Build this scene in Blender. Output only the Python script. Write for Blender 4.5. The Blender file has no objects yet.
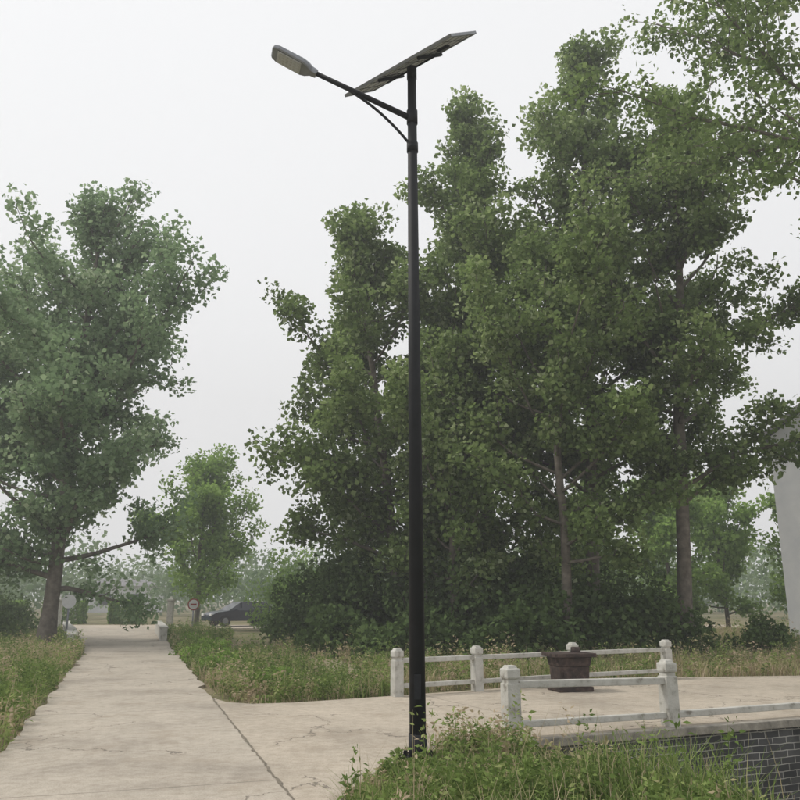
import bpy, bmesh, math
import numpy as np
from mathutils import Vector, Matrix

scene = bpy.context.scene
RNG = np.random.default_rng(11)

# ------------------------------------------------------------------ helpers
def link(ob, parent=None):
    scene.collection.objects.link(ob)
    if parent is not None:
        ob.parent = parent
    return ob

def mesh_np(name, V, F, mats, midx=None, tint=None, smooth=False, parent=None):
    V = np.asarray(V, dtype=np.float32); F = np.asarray(F, dtype=np.int32)
    me = bpy.data.meshes.new(name)
    me.vertices.add(len(V)); me.vertices.foreach_set("co", V.ravel())
    k = F.shape[1]
    me.loops.add(F.size); me.loops.foreach_set("vertex_index", F.ravel())
    me.polygons.add(len(F))
    me.polygons.foreach_set("loop_start", np.arange(0, F.size, k, dtype=np.int32))
    if midx is not None:
        me.polygons.foreach_set("material_index", np.asarray(midx, dtype=np.int32))
    if tint is not None:
        a = me.attributes.new("tint", 'FLOAT', 'POINT')
        a.data.foreach_set("value", np.asarray(tint, dtype=np.float32))
    for m in mats: me.materials.append(m)
    me.update(calc_edges=True)
    if smooth:
        me.polygons.foreach_set("use_smooth", np.ones(len(F), dtype=bool))
    ob = bpy.data.objects.new(name, me)
    return link(ob, parent)

def norm(a):
    return a / (np.linalg.norm(a, axis=-1, keepdims=True) + 1e-9)

def tnormal(rng, n):
    a = rng.normal(size=(n, 3)); l = np.linalg.norm(a, axis=1, keepdims=True)
    return a * np.minimum(1.0, 1.7 / l)

def leaf_quads(P, size, up=0.5, wr=0.85, D=None, rng=RNG):
    n = len(P)
    N = norm(rng.normal(size=(n, 3)) + np.array([0, 0, up]))
    if D is None:
        T = rng.normal(size=(n, 3)) + np.array([0, 0, -0.4])
    else:
        T = D + rng.normal(size=(n, 3)) * 0.25
    T = norm(T - N * (T * N).sum(1, keepdims=True))
    B = np.cross(N, T)
    L = (np.asarray(size) * rng.uniform(0.65, 1.2, n))[:, None]
    W = L * wr
    V = np.empty((n, 4, 3))
    V[:, 0] = P
    V[:, 1] = P + T * L * 0.40 + B * W * 0.5 + N * L * 0.08
    V[:, 2] = P + T * L
    V[:, 3] = P + T * L * 0.40 - B * W * 0.5 + N * L * 0.08
    return V.reshape(-1, 3), np.arange(n * 4).reshape(n, 4)

def tube(path, rad, sides=6):
    path = np.asarray(path, float); rad = np.asarray(rad, float)
    m = len(path)
    T = norm(np.gradient(path, axis=0))
    ref = np.tile(np.array([0.31, 0.95, 0.05]), (m, 1))
    A = norm(np.cross(T, ref)); B = np.cross(T, A)
    th = np.linspace(0, 2 * math.pi, sides, endpoint=False)
    V = path[:, None, :] + rad[:, None, None] * (np.cos(th)[None, :, None] * A[:, None, :] + np.sin(th)[None, :, None] * B[:, None, :])
    F = []
    for i in range(m - 1):
        for j in range(sides):
            a = i * sides + j; b = i * sides + (j + 1) % sides
            F.append((a, b, b + sides, a + sides))
    return V.reshape(-1, 3), np.array(F)

class Acc:
    def __init__(s): s.V = []; s.F = []; s.M = []; s.T = []; s.n = 0
    def add(s, V, F, m=0, t=0.5):
        s.V.append(V); s.F.append(F + s.n); s.n += len(V)
        s.M.append(np.full(len(F), m))
        s.T.append(np.full(len(V), t) if np.isscalar(t) else np.asarray(t))
    def build(s, name, mats, smooth=False, parent=None):
        return mesh_np(name, np.concatenate(s.V), np.concatenate(s.F), mats,
                       np.concatenate(s.M), np.concatenate(s.T), smooth, parent)

# ------------------------------------------------------------------ materials
def newmat(name):
    m = bpy.data.materials.new(name); m.use_nodes = True
    nt = m.node_tree
    for n in list(nt.nodes): nt.nodes.remove(n)
    out = nt.nodes.new("ShaderNodeOutputMaterial")
    return m, nt, out

def ramp(nt, stops):
    r = nt.nodes.new("ShaderNodeValToRGB")
    els = r.color_ramp.elements
    while len(els) < len(stops): els.new(0.5)
    for e, (p, c) in zip(els, stops):
        e.position = p; e.color = (c[0], c[1], c[2], 1)
    return r

def leaf_mat(name, stops, trans=0.38):
    m, nt, out = newmat(name)
    at = nt.nodes.new("ShaderNodeAttribute"); at.attribute_name = "tint"
    r = ramp(nt, stops)
    nt.links.new(at.outputs["Fac"], r.inputs[0])
    p = nt.nodes.new("ShaderNodeBsdfDiffuse")
    nt.links.new(r.outputs[0], p.inputs["Color"])
    t = nt.nodes.new("ShaderNodeBsdfTranslucent")
    hs = nt.nodes.new("ShaderNodeHueSaturation"); hs.inputs["Value"].default_value = 1.35; hs.inputs["Saturation"].default_value = 1.05
    nt.links.new(r.outputs[0], hs.inputs["Color"]); nt.links.new(hs.outputs[0], t.inputs[0])
    mx = nt.nodes.new("ShaderNodeMixShader"); mx.inputs[0].default_value = trans
    nt.links.new(p.outputs[0], mx.inputs[1]); nt.links.new(t.outputs[0], mx.inputs[2])
    nt.links.new(mx.outputs[0], out.inputs[0])
    return m

def noise_mat(name, stops, scale=4, rough=0.9, detail=8, bump=0.2, bscale=30, metallic=0.0, spec=0.3, rr=0.6):
    m, nt, out = newmat(name)
    tc = nt.nodes.new("ShaderNodeTexCoord")
    no = nt.nodes.new("ShaderNodeTexNoise"); no.inputs["Scale"].default_value = scale
    no.inputs["Detail"].default_value = detail; no.inputs["Roughness"].default_value = rr
    nt.links.new(tc.outputs["Object"], no.inputs["Vector"])
    r = ramp(nt, stops); nt.links.new(no.outputs["Fac"], r.inputs[0])
    p = nt.nodes.new("ShaderNodeBsdfPrincipled")
    p.inputs["Roughness"].default_value = rough; p.inputs["Metallic"].default_value = metallic
    p.inputs["Specular IOR Level"].default_value = spec
    nt.links.new(r.outputs[0], p.inputs["Base Color"])
    n2 = nt.nodes.new("ShaderNodeTexNoise"); n2.inputs["Scale"].default_value = bscale; n2.inputs["Detail"].default_value = 5
    nt.links.new(tc.outputs["Object"], n2.inputs["Vector"])
    b = nt.nodes.new("ShaderNodeBump"); b.inputs["Strength"].default_value = bump; b.inputs["Distance"].default_value = 0.02
    nt.links.new(n2.outputs["Fac"], b.inputs["Height"]); nt.links.new(b.outputs[0], p.inputs["Normal"])
    nt.links.new(p.outputs[0], out.inputs[0])
    return m

def math_node(nt, op, a, b=None):
    n = nt.nodes.new("ShaderNodeMath"); n.operation = op
    for i, v in enumerate((a, b)):
        if v is None: continue
        if isinstance(v, (int, float)): n.inputs[i].default_value = v
        else: nt.links.new(v, n.inputs[i])
    return n.outputs[0]

def mixc(nt, fac, a, b, mode='MIX'):
    n = nt.nodes.new("ShaderNodeMix"); n.data_type = 'RGBA'; n.blend_type = mode
    for key, v in ((0, fac), (6, a), (7, b)):
        if isinstance(v, (int, float)): n.inputs[key].default_value = v
        elif isinstance(v, tuple): n.inputs[key].default_value = (v[0], v[1], v[2], 1)
        else: nt.links.new(v, n.inputs[key])
    return n.outputs[2]

def concrete_road_mat(name, dirv, spacing, base=(0.46, 0.415, 0.35), dark=(0.32, 0.285, 0.24)):
    m, nt, out = newmat(name)
    tc = nt.nodes.new("ShaderNodeTexCoord").outputs["Object"]
    def noise(s, d=6, r=0.6):
        n = nt.nodes.new("ShaderNodeTexNoise"); n.inputs["Scale"].default_value = s
        n.inputs["Detail"].default_value = d; n.inputs["Roughness"].default_value = r
        nt.links.new(tc, n.inputs["Vector"]); return n
    big = ramp(nt, [(0.3, dark), (0.5, base), (0.75, tuple(c * 1.15 for c in base))])
    nt.links.new(noise(0.55, 8, 0.65).outputs["Fac"], big.inputs[0])
    fine = ramp(nt, [(0.35, (0.72, 0.70, 0.68)), (0.6, (1, 1, 1))])
    nt.links.new(noise(9, 8, 0.75).outputs["Fac"], fine.inputs[0])
    c = mixc(nt, 0.8, big.outputs[0], fine.outputs[0], 'MULTIPLY')
    grit = ramp(nt, [(0.3, (0.72, 0.71, 0.69)), (0.5, (1, 1, 1)), (0.72, (1.14, 1.12, 1.1))])
    nt.links.new(noise(70, 3, 0.6).outputs["Fac"], grit.inputs[0])
    c = mixc(nt, 0.8, c, grit.outputs[0], 'MULTIPLY')
    dr = ramp(nt, [(0.52, (0, 0, 0)), (0.70, (1, 1, 1))])
    nt.links.new(noise(1.3, 10, 0.7).outputs["Fac"], dr.inputs[0])
    c = mixc(nt, math_node(nt, 'MULTIPLY', dr.outputs[0], 0.5), c, (0.27, 0.22, 0.165))
    vm = nt.nodes.new("ShaderNodeVectorMath"); vm.operation = 'DOT_PRODUCT'
    nt.links.new(tc, vm.inputs[0]); vm.inputs[1].default_value = (dirv[0], dirv[1], 0)
    wob = math_node(nt, 'MULTIPLY', noise(3).outputs["Fac"], 0.06)
    s = math_node(nt, 'ADD', vm.outputs["Value"], wob)
    fr = math_node(nt, 'FRACT', math_node(nt, 'DIVIDE', s, spacing))
    d = math_node(nt, 'ABSOLUTE', math_node(nt, 'SUBTRACT', fr, 0.5))
    j = math_node(nt, 'LESS_THAN', d, 0.012 / spacing)
    c = mixc(nt, math_node(nt, 'MULTIPLY', j, 0.5), c, (0.11, 0.095, 0.08))
    dist = nt.nodes.new("ShaderNodeVectorMath"); dist.operation = 'ADD'
    nz = noise(1.8, 6, 0.6)
    sc = nt.nodes.new("ShaderNodeVectorMath"); sc.operation = 'SCALE'; sc.inputs[3].default_value = 0.9
    nt.links.new(nz.outputs["Color"], sc.inputs[0]); nt.links.new(tc, dist.inputs[0]); nt.links.new(sc.outputs[0], dist.inputs[1])
    vo = nt.nodes.new("ShaderNodeTexVoronoi"); vo.feature = 'DISTANCE_TO_EDGE'; vo.inputs["Scale"].default_value = 0.38
    nt.links.new(dist.outputs[0], vo.inputs["Vector"])
    cr = math_node(nt, 'LESS_THAN', vo.outputs["Distance"], 0.0045)
    gate = math_node(nt, 'GREATER_THAN', noise(0.35, 2).outputs["Fac"], 0.46)
    cr = math_node(nt, 'MULTIPLY', math_node(nt, 'MULTIPLY', cr, gate), 0.7)
    c = mixc(nt, cr, c, (0.10, 0.085, 0.07))
    p = nt.nodes.new("ShaderNodeBsdfPrincipled"); p.inputs["Roughness"].default_value = 0.92
    p.inputs["Specular IOR Level"].default_value = 0.2
    nt.links.new(c, p.inputs["Base Color"])
    b = nt.nodes.new("ShaderNodeBump"); b.inputs["Strength"].default_value = 0.35; b.inputs["Distance"].default_value = 0.01
    nt.links.new(noise(45, 6, 0.7).outputs["Fac"], b.inputs["Height"]); nt.links.new(b.outputs[0], p.inputs["Normal"])
    nt.links.new(p.outputs[0], out.inputs[0])
    return m

M_POP = leaf_mat("poplar_leaf", [(0.0, (0.085, 0.125, 0.04)), (0.45, (0.175, 0.245, 0.085)), (0.8, (0.28, 0.35, 0.15)), (1.0, (0.46, 0.52, 0.32))], 0.42)  # whitish end stop paints in leaf sheen that the diffuse shader lacks
M_POP_HAZED = leaf_mat("poplar_leaf_hazed", [(0.0, (0.12, 0.185, 0.09)), (0.45, (0.22, 0.31, 0.165)), (0.8, (0.31, 0.40, 0.235)), (1.0, (0.46, 0.53, 0.36))], 0.42)  # poplar greens paled: haze veil over the left trees put into the colour
M_BRI = leaf_mat("young_tree_leaf", [(0.0, (0.12, 0.19, 0.045)), (0.5, (0.23, 0.35, 0.09)), (1.0, (0.36, 0.48, 0.17))], 0.4)
M_SHR = leaf_mat("shrub_leaf", [(0.0, (0.045, 0.07, 0.025)), (0.5, (0.10, 0.15, 0.055)), (1.0, (0.20, 0.27, 0.11))], 0.25)
M_WEED = leaf_mat("weed_leaf", [(0.0, (0.10, 0.15, 0.045)), (0.45, (0.19, 0.26, 0.08)), (0.7, (0.29, 0.34, 0.13)), (0.85, (0.38, 0.33, 0.20)), (1.0, (0.48, 0.39, 0.28))], 0.3)
M_DIST_HAZED = leaf_mat("distant_leaf_hazed", [(0.0, (0.12, 0.18, 0.10)), (0.5, (0.19, 0.26, 0.14)), (1.0, (0.28, 0.35, 0.21))], 0.3)  # lighter greens imitate distance haze in the leaf colour
M_BARK = noise_mat("bark", [(0.3, (0.09, 0.075, 0.06)), (0.6, (0.19, 0.165, 0.135)), (0.8, (0.28, 0.26, 0.22))], scale=5, bump=0.8, bscale=14)
M_CONC = noise_mat("painted_concrete", [(0.3, (0.22, 0.205, 0.17)), (0.43, (0.44, 0.43, 0.39)), (0.7, (0.56, 0.55, 0.51))], scale=7, bump=0.35, bscale=60)
M_SLAB = noise_mat("slab_concrete", [(0.3, (0.16, 0.15, 0.13)), (0.7, (0.38, 0.35, 0.30))], scale=6, bump=0.4, bscale=40)
M_POLE = noise_mat("pole_dark_paint", [(0.3, (0.010, 0.011, 0.012)), (0.7, (0.017, 0.018, 0.021))], scale=3, rough=0.6, bump=0.05, spec=0.2)
M_ALU = noise_mat("grey_cast_aluminium", [(0.3, (0.20, 0.21, 0.23)), (0.7, (0.28, 0.29, 0.31))], scale=9, rough=0.45, bump=0.05, metallic=0.4, spec=0.5)
M_RUST = noise_mat("rusty_steel", [(0.3, (0.022, 0.018, 0.017)), (0.5, (0.05, 0.035, 0.030)), (0.75, (0.12, 0.085, 0.07))], scale=9, rough=0.85, bump=0.5, bscale=45)
M_WALLP = noise_mat("white_render", [(0.3, (0.55, 0.56, 0.58)), (0.7, (0.68, 0.68, 0.68))], scale=1.2, bump=0.1)
M_ROOF = noise_mat("grey_roof", [(0.3, (0.16, 0.16, 0.17)), (0.7, (0.28, 0.27, 0.27))], scale=3, bump=0.3)
M_CARP = noise_mat("dark_blue_car_paint", [(0.3, (0.012, 0.018, 0.032)), (0.7, (0.018, 0.026, 0.045))], scale=2, rough=0.25, bump=0.0, spec=0.6)
M_RUB = noise_mat("rubber", [(0.3, (0.012, 0.012, 0.012)), (0.7, (0.03, 0.03, 0.03))], scale=9)
M_WHITE = noise_mat("white_enamel", [(0.3, (0.62, 0.62, 0.62)), (0.7, (0.75, 0.75, 0.75))], scale=5, rough=0.4, bump=0.02)
M_RED = noise_mat("red_enamel", [(0.3, (0.25, 0.04, 0.03)), (0.7, (0.38, 0.06, 0.045))], scale=5, rough=0.4, bump=0.02)
M_BACK = noise_mat("panel_backsheet", [(0.3, (0.44, 0.45, 0.47)), (0.7, (0.56, 0.57, 0.58))], scale=4, rough=0.5, bump=0.02)

def glass_mat(name, col, rough=0.12):
    m, nt, out = newmat(name)
    tc = nt.nodes.new("ShaderNodeTexCoord"); no = nt.nodes.new("ShaderNodeTexNoise"); no.inputs["Scale"].default_value = 3
    nt.links.new(tc.outputs["Object"], no.inputs["Vector"])
    r = ramp(nt, [(0.3, tuple(c * 0.8 for c in col)), (0.7, col)]); nt.links.new(no.outputs["Fac"], r.inputs[0])
    p = nt.nodes.new("ShaderNodeBsdfPrincipled"); p.inputs["Roughness"].default_value = rough
    nt.links.new(r.outputs[0], p.inputs["Base Color"]); nt.links.new(p.outputs[0], out.inputs[0])
    return m
M_GLASS = glass_mat("window_glass", (0.03, 0.035, 0.045))
M_LENS = glass_mat("led_lens", (0.55, 0.56, 0.55), 0.25)
M_CELL = glass_mat("solar_cells", (0.012, 0.016, 0.04), 0.15)

def brick_mat():
    m, nt, out = newmat("grey_brick")
    tc = nt.nodes.new("ShaderNodeTexCoord")
    sx = nt.nodes.new("ShaderNodeSeparateXYZ"); nt.links.new(tc.outputs["Object"], sx.inputs[0])
    cb = nt.nodes.new("ShaderNodeCombineXYZ"); nt.links.new(sx.outputs[0], cb.inputs[0]); nt.links.new(sx.outputs[2], cb.inputs[1])
    nz = nt.nodes.new("ShaderNodeTexNoise"); nz.inputs["Scale"].default_value = 6; nz.inputs["Detail"].default_value = 4
    nt.links.new(cb.outputs[0], nz.inputs["Vector"])
    sc = nt.nodes.new("ShaderNodeVectorMath"); sc.operation = 'SCALE'; sc.inputs[3].default_value = 0.025
    nt.links.new(nz.outputs["Color"], sc.inputs[0])
    ad = nt.nodes.new("ShaderNodeVectorMath"); ad.operation = 'ADD'
    nt.links.new(cb.outputs[0], ad.inputs[0]); nt.links.new(sc.outputs[0], ad.inputs[1])
    b = nt.nodes.new("ShaderNodeTexBrick"); b.inputs["Scale"].default_value = 1.0
    b.inputs["Brick Width"].default_value = 0.25; b.inputs["Row Height"].default_value = 0.085
    b.inputs["Mortar Size"].default_value = 0.006; b.inputs["Mortar Smooth"].default_value = 0.3
    b.inputs["Color1"].default_value = (0.035, 0.037, 0.04, 1); b.inputs["Color2"].default_value = (0.085, 0.085, 0.088, 1)
    b.inputs["Mortar"].default_value = (0.40, 0.39, 0.37, 1)
    nt.links.new(ad.outputs[0], b.inputs["Vector"])
    n2 = nt.nodes.new("ShaderNodeTexNoise"); n2.inputs["Scale"].default_value = 2.5; n2.inputs["Detail"].default_value = 8
    nt.links.new(tc.outputs["Object"], n2.inputs["Vector"])
    r = ramp(nt, [(0.35, (0.55, 0.55, 0.53)), (0.65, (1.1, 1.1, 1.1))]); nt.links.new(n2.outputs["Fac"], r.inputs[0])
    c = mixc(nt, 0.9, b.outputs["Color"], r.outputs[0], 'MULTIPLY')
    p = nt.nodes.new("ShaderNodeBsdfPrincipled"); p.inputs["Roughness"].default_value = 0.9
    nt.links.new(c, p.inputs["Base Color"])
    bp = nt.nodes.new("ShaderNodeBump"); bp.inputs["Strength"].default_value = 0.6; bp.inputs["Distance"].default_value = 0.01
    bp.invert = True
    nt.links.new(b.outputs["Fac"], bp.inputs["Height"]); nt.links.new(bp.outputs[0], p.inputs["Normal"])
    nt.links.new(p.outputs[0], out.inputs[0]); return m
M_BRICK = brick_mat()

def ground_mat():
    m, nt, out = newmat("ground_soil_and_grass")
    tc = nt.nodes.new("ShaderNodeTexCoord").outputs["Object"]
    def noise(s, d=8, r=0.65):
        n = nt.nodes.new("ShaderNodeTexNoise"); n.inputs["Scale"].default_value = s
        n.inputs["Detail"].default_value = d; n.inputs["Roughness"].default_value = r
        nt.links.new(tc, n.inputs["Vector"]); return n.outputs["Fac"]
    a = ramp(nt, [(0.35, (0.12, 0.14, 0.06)), (0.5, (0.22, 0.20, 0.12)), (0.65, (0.32, 0.26, 0.18))]); nt.links.new(noise(0.35), a.inputs[0])
    b = ramp(nt, [(0.3, (0.5, 0.5, 0.47)), (0.65, (1.15, 1.15, 1.1))]); nt.links.new(noise(14), b.inputs[0])
    c = mixc(nt, 1.0, a.outputs[0], b.outputs[0], 'MULTIPLY')
    p = nt.nodes.new("ShaderNodeBsdfPrincipled"); p.inputs["Roughness"].default_value = 1.0
    p.inputs["Specular IOR Level"].default_value = 0.1
    nt.links.new(c, p.inputs["Base Color"])
    bp = nt.nodes.new("ShaderNodeBump"); bp.inputs["Strength"].default_value = 0.8; bp.inputs["Distance"].default_value = 0.04
    nt.links.new(noise(22), bp.inputs["Height"]); nt.links.new(bp.outputs[0], p.inputs["Normal"])
    nt.links.new(p.outputs[0], out.inputs[0]); return m
M_GROUND = ground_mat()

# ------------------------------------------------------------------ layout (metres)
W0 = np.array([1.32, 10.11]); WD = np.array([0.92, 0.392]); WN = np.array([0.392, -0.92])   # near rail line
B0 = np.array([0.95, 9.9]); BN = np.array([0.93, 0.368])                                    # bank line of ditch

def hgt(x, y):
    x = np.asarray(x, float); y = np.asarray(y, float)
    a = (x - W0[0]) * WN[0] + (y - W0[1]) * WN[1]
    b = (x - B0[0]) * BN[0] + (y - B0[1]) * BN[1]
    far = np.clip((14.0 - x) / 2.0, 0, 1)
    d = np.clip(b / 1.5, 0, 1); d = d * d * (3 - 2 * d)
    h = -2.1 * d * np.clip((a + 0.35) / 0.3, 0, 1) * far
    und = 0.03 * np.sin(x * 1.7 + 0.4 * y) * np.sin(y * 1.3 - 0.3 * x)
    rr = -0.907 - 0.322 * (y - 7.2)
    away = np.clip((np.abs(x - (rr - 1.4)) - 2.2) / 3.0, 0, 1)
    return h - 0.02 + und * away * (y > 2)

def axis(lo, hi, a, b, step):
    mid = np.arange(a, b + 1e-6, step)
    left = a - np.geomspace(step, a - lo, 22)[::-1]
    right = b + np.geomspace(step, hi - b, 22)
    return np.concatenate([left, mid, right])
xs = axis(-700, 700, -18, 16, 0.25); ys = axis(-200, 1200, 2, 32, 0.25)
X, Y = np.meshgrid(xs, ys)
Z = hgt(X, Y)
nx, ny = len(xs), len(ys)
idx = np.arange(nx * ny).reshape(ny, nx)
F = np.stack([idx[:-1, :-1], idx[:-1, 1:], idx[1:, 1:], idx[1:, :-1]], -1).reshape(-1, 4)
mesh_np("ground", np.stack([X, Y, Z], -1).reshape(-1, 3), F, [M_GROUND], smooth=True)

def slab(name, pts, top, thick, mat):
    bm = bmesh.new()
    vt = [bm.verts.new((x, y, top)) for x, y in pts]
    vb = [bm.verts.new((x, y, top - thick)) for x, y in pts]
    bm.faces.new(vt); n = len(pts)
    for i in range(n):
        bm.faces.new((vt[i], vb[i], vb[(i + 1) % n], vt[(i + 1) % n]))
    bmesh.ops.triangulate(bm, faces=[f for f in bm.faces if len(f.verts) > 4])
    bmesh.ops.recalc_face_normals(bm, faces=bm.faces)
    me = bpy.data.meshes.new(name); bm.to_mesh(me); bm.free()
    me.materials.append(mat)
    return link(bpy.data.objects.new(name, me))

rx = lambda y: -0.907 - 0.322 * (y - 7.2)
lx = lambda y: -4.25 - 0.326 * (y - 9.17)
def jitter_edge(f, y0, y1, n, amp=0.05, seed=1):
    r = np.random.default_rng(seed)
    return [(f(y) + r.normal() * amp, y) for y in np.linspace(y0, y1, n)]
main = jitter_edge(rx, -12, 6, 10, 0.0) + jitter_edge(rx, 6.5, 13.9, 8, 0.0) + jitter_edge(rx, 14.3, 43, 60, 0.045, 2) + [(-13.2, 47.5), (-18.4, 47.5)] \
    + [(-16.9, 43)] + [(-9.45 - (y - 25.1) * 0.416 + RNG.normal() * .04, y) for y in np.linspace(42, 26, 24)] + jitter_edge(lx, 25, 3, 50, 0.05, 3) + [(lx(-12), -12)]
M_ROAD = concrete_road_mat("concrete_road", (-0.306, 0.952), 5.2)
M_ROAD2 = concrete_road_mat("concrete_side_road", (0.9, 0.43), 4.4, base=(0.48, 0.425, 0.35), dark=(0.35, 0.31, 0.255))
slab("concrete_road", main, 0.03, 0.15, M_ROAD)
e0 = W0 + WN * 0.16
side = [(rx(6.2) + 0.01, 6.2), (-0.5, 7.0), (-0.42, 7.5), (-0.18, 8.1), (-0.05, 8.6), (0.3, 9.05), (0.7, 9.55)] + \
       [tuple(e0 + WD * s) for s in (-0.35, 3, 8, 14, 32)] + [(32, 27), (8.5, 18.1), (5.5, 17.65), (2.5, 16.0), (-0.15, 14.35), (-0.9, 13.9), (-1.7, 13.45), (-2.3, 13.3), (-2.75, 13.5), (rx(14.1) + 0.01, 14.1)]
slab("side_road", side, 0.026, 0.16, M_ROAD2)
slab("crossing_road", [(-90, 47.6), (-18.4, 47.56), (-13.2, 47.56), (20, 49), (60, 50), (60, 55), (-90, 53)], 0.024, 0.1, M_ROAD2)
slab("dirt_path", [(-1.4, 17.2), (-0.6, 16.7), (-0.9, 20), (-2.2, 25), (-3.6, 25), (-2.4, 20.5)], 0.018, 0.1,
     noise_mat("trodden_soil", [(0.3, (0.24, 0.22, 0.14)), (0.7, (0.38, 0.33, 0.24))], scale=3, bump=0.5))
ysj = np.linspace(6.3, 14.0, 90)
c = np.stack([rx(ysj) + RNG.normal(size=90) * 0.008, ysj], 1)
w = 0.007 + np.abs(RNG.normal(size=90)) * 0.008
V = np.concatenate([np.stack([c[:, 0] - w, c[:, 1], np.full(90, .0345)], 1), np.stack([c[:, 0] + w, c[:, 1], np.full(90, .0345)], 1)])
F = np.array([(i, i + 90, i + 91, i + 1) for i in range(89)])
mesh_np("road_joint", V, F, [noise_mat("joint_dirt", [(0.3, (0.11, 0.10, 0.08)), (0.7, (0.26, 0.22, 0.17))], scale=20)])

def box(bm, c, s, rot=0.0, mi=0, bev=0.0, taper=1.0):
    ca, sa = math.cos(rot), math.sin(rot)
    vs = []
    for dz in (-1, 1):
        k = taper if dz > 0 else 1
        for dx, dy in ((-1, -1), (1, -1), (1, 1), (-1, 1)):
            x = dx * s[0] / 2 * k; y = dy * s[1] / 2 * k
            vs.append(bm.verts.new((c[0] + x * ca - y * sa, c[1] + x * sa + y * ca, c[2] + dz * s[2] / 2)))
    fs = [(3, 2, 1, 0), (4, 5, 6, 7), (0, 1, 5, 4), (1, 2, 6, 5), (2, 3, 7, 6), (3, 0, 4, 7)]
    out = []
    for f in fs:
        fa = bm.faces.new([vs[i] for i in f]); fa.material_index = mi; out.append(fa)
    if bev > 0:
        es = set(e for f in out for e in f.edges)
        r = bmesh.ops.bevel(bm, geom=list(es), offset=bev, segments=2, affect='EDGES', profile=0.6)
        for f in r['faces']: f.material_index = mi
    return out

def cyl(bm, p0, p1, r0, r1, mi=0, seg=16, caps=True):
    p0 = Vector(p0); p1 = Vector(p1); d = (p1 - p0); q = d.to_track_quat('Z', 'Y')
    a = []; b = []
    for i in range(seg):
        th = 2 * math.pi * i / seg; o = Vector((math.cos(th), math.sin(th), 0))
        a.append(bm.verts.new(p0 + q @ (o * r0))); b.append(bm.verts.new(p1 + q @ (o * r1)))
    for i in range(seg):
        f = bm.faces.new((a[i], a[(i + 1) % seg], b[(i + 1) % seg], b[i])); f.material_index = mi; f.smooth = True
    if caps:
        f = bm.faces.new(a[::-1]); f.material_index = mi
        f = bm.faces.new(b); f.material_index = mi

def finish(bm, name, mats, parent=None, loc=None, rotz=0):
    me = bpy.data.meshes.new(name); bm.normal_update(); bm.to_mesh(me); bm.free()
    for m in mats: me.materials.append(m)
    ob = bpy.data.objects.new(name, me)
    if loc is not None: ob.location = loc
    ob.rotation_euler[2] = rotz
    return link(ob, parent)

def empty(name, loc=(0, 0, 0)):
    e = bpy.data.objects.new(name, None); e.empty_display_size = 0.3
    e.location = loc
    return link(e)

ang = math.atan2(WD[1], WD[0])
bm = bmesh.new()
box(bm, (14.5, 0.0, -1.11), (31, 0.28, 2.08), mi=0)
p = W0 + WN * 0.05 - WD * 0.35
finish(bm, "brick_retaining_wall", [M_BRICK], loc=(p[0], p[1], 0), rotz=ang)
bm = bmesh.new()
box(bm, (14.5, 0.0, 0.0), (31.06, 0.12, 0.10), bev=0.012)
p2 = W0 + WN * 0.19 - WD * 0.38
finish(bm, "concrete_coping", [M_SLAB], loc=(p2[0], p2[1], -0.016), rotz=ang)

# balustrades
def post(par, x, y, h, w, rot, nm):
    bm = bmesh.new()
    box(bm, (x, y, h * 0.38 - 0.05), (w, w, h * 0.76 + 0.1), rot, bev=0.012)
    box(bm, (x, y, h * 0.79), (w * 0.78, w * 0.78, h * 0.06), rot)
    box(bm, (x, y, h * 0.89), (w * 1.04, w * 1.04, h * 0.14), rot, bev=0.022)
    box(bm, (x, y, h * 0.975), (w * 0.8, w * 0.8, h * 0.05), rot, bev=0.01, taper=0.75)
    finish(bm, nm, [M_CONC], par)
def bar(par, a, b, z0, z1, th, hh, nm):
    a = np.array(a); b = np.array(b); d = b - a; L = np.linalg.norm(d)
    bm = bmesh.new()
    box(bm, (0, 0, 0), (L, th, hh), bev=0.012)
    ob = finish(bm, nm, [M_CONC], par, loc=((a[0] + b[0]) / 2, (a[1] + b[1]) / 2, (z0 + z1) / 2), rotz=math.atan2(d[1], d[0]))
    ob.rotation_euler[1] = -math.atan2(z1 - z0, L)
near = empty("concrete_balustrade")
NP = [(1.32, 10.11), (3.50, 11.04), (6.1, 12.14), (8.5, 13.16)]
for i, q in enumerate(NP): post(near, q[0], q[1], 0.84, 0.18, ang, "post_%d" % (i + 1))
def off(a, b, g=0.085):
    a = np.array(a); b = np.array(b); d = (b - a) / np.linalg.norm(b - a); return a + d * g, b - d * g
a, b = off(NP[0], NP[1]); bar(near, a, b, 0.62, 0.58, 0.1, 0.085, "top_rail_1"); bar(near, a, b, 0.17, 0.16, 0.09, 0.075, "lower_rail_1")
a, b = off(NP[1], NP[2]); bar(near, a, b, 0.16, 0.17, 0.09, 0.08, "lower_rail_2")
a, b = off(NP[2], NP[3]); bar(near, a, b, 0.17, 0.17, 0.09, 0.08, "lower_rail_3"); bar(near, a, b, 0.6, 0.6, 0.1, 0.085, "top_rail_3")
farb = empty("concrete_balustrade")
FP = [(-0.05, 14.28), (1.38, 15.1), (3.35, 16.25), (5.53, 17.4)]
fa = math.atan2(3.12, 5.58)
for i, q in enumerate(FP): post(farb, q[0], q[1], 0.80, 0.17, fa, "post_%d" % (i + 1))
for i in range(3):
    a, b = off(FP[i], FP[i + 1])
    bar(farb, a, b, 0.60, 0.6, 0.09, 0.08, "top_rail_%d" % (i + 1)); bar(farb, a, b, 0.19, 0.19, 0.08, 0.075, "lower_rail_%d" % (i + 1))

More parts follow.
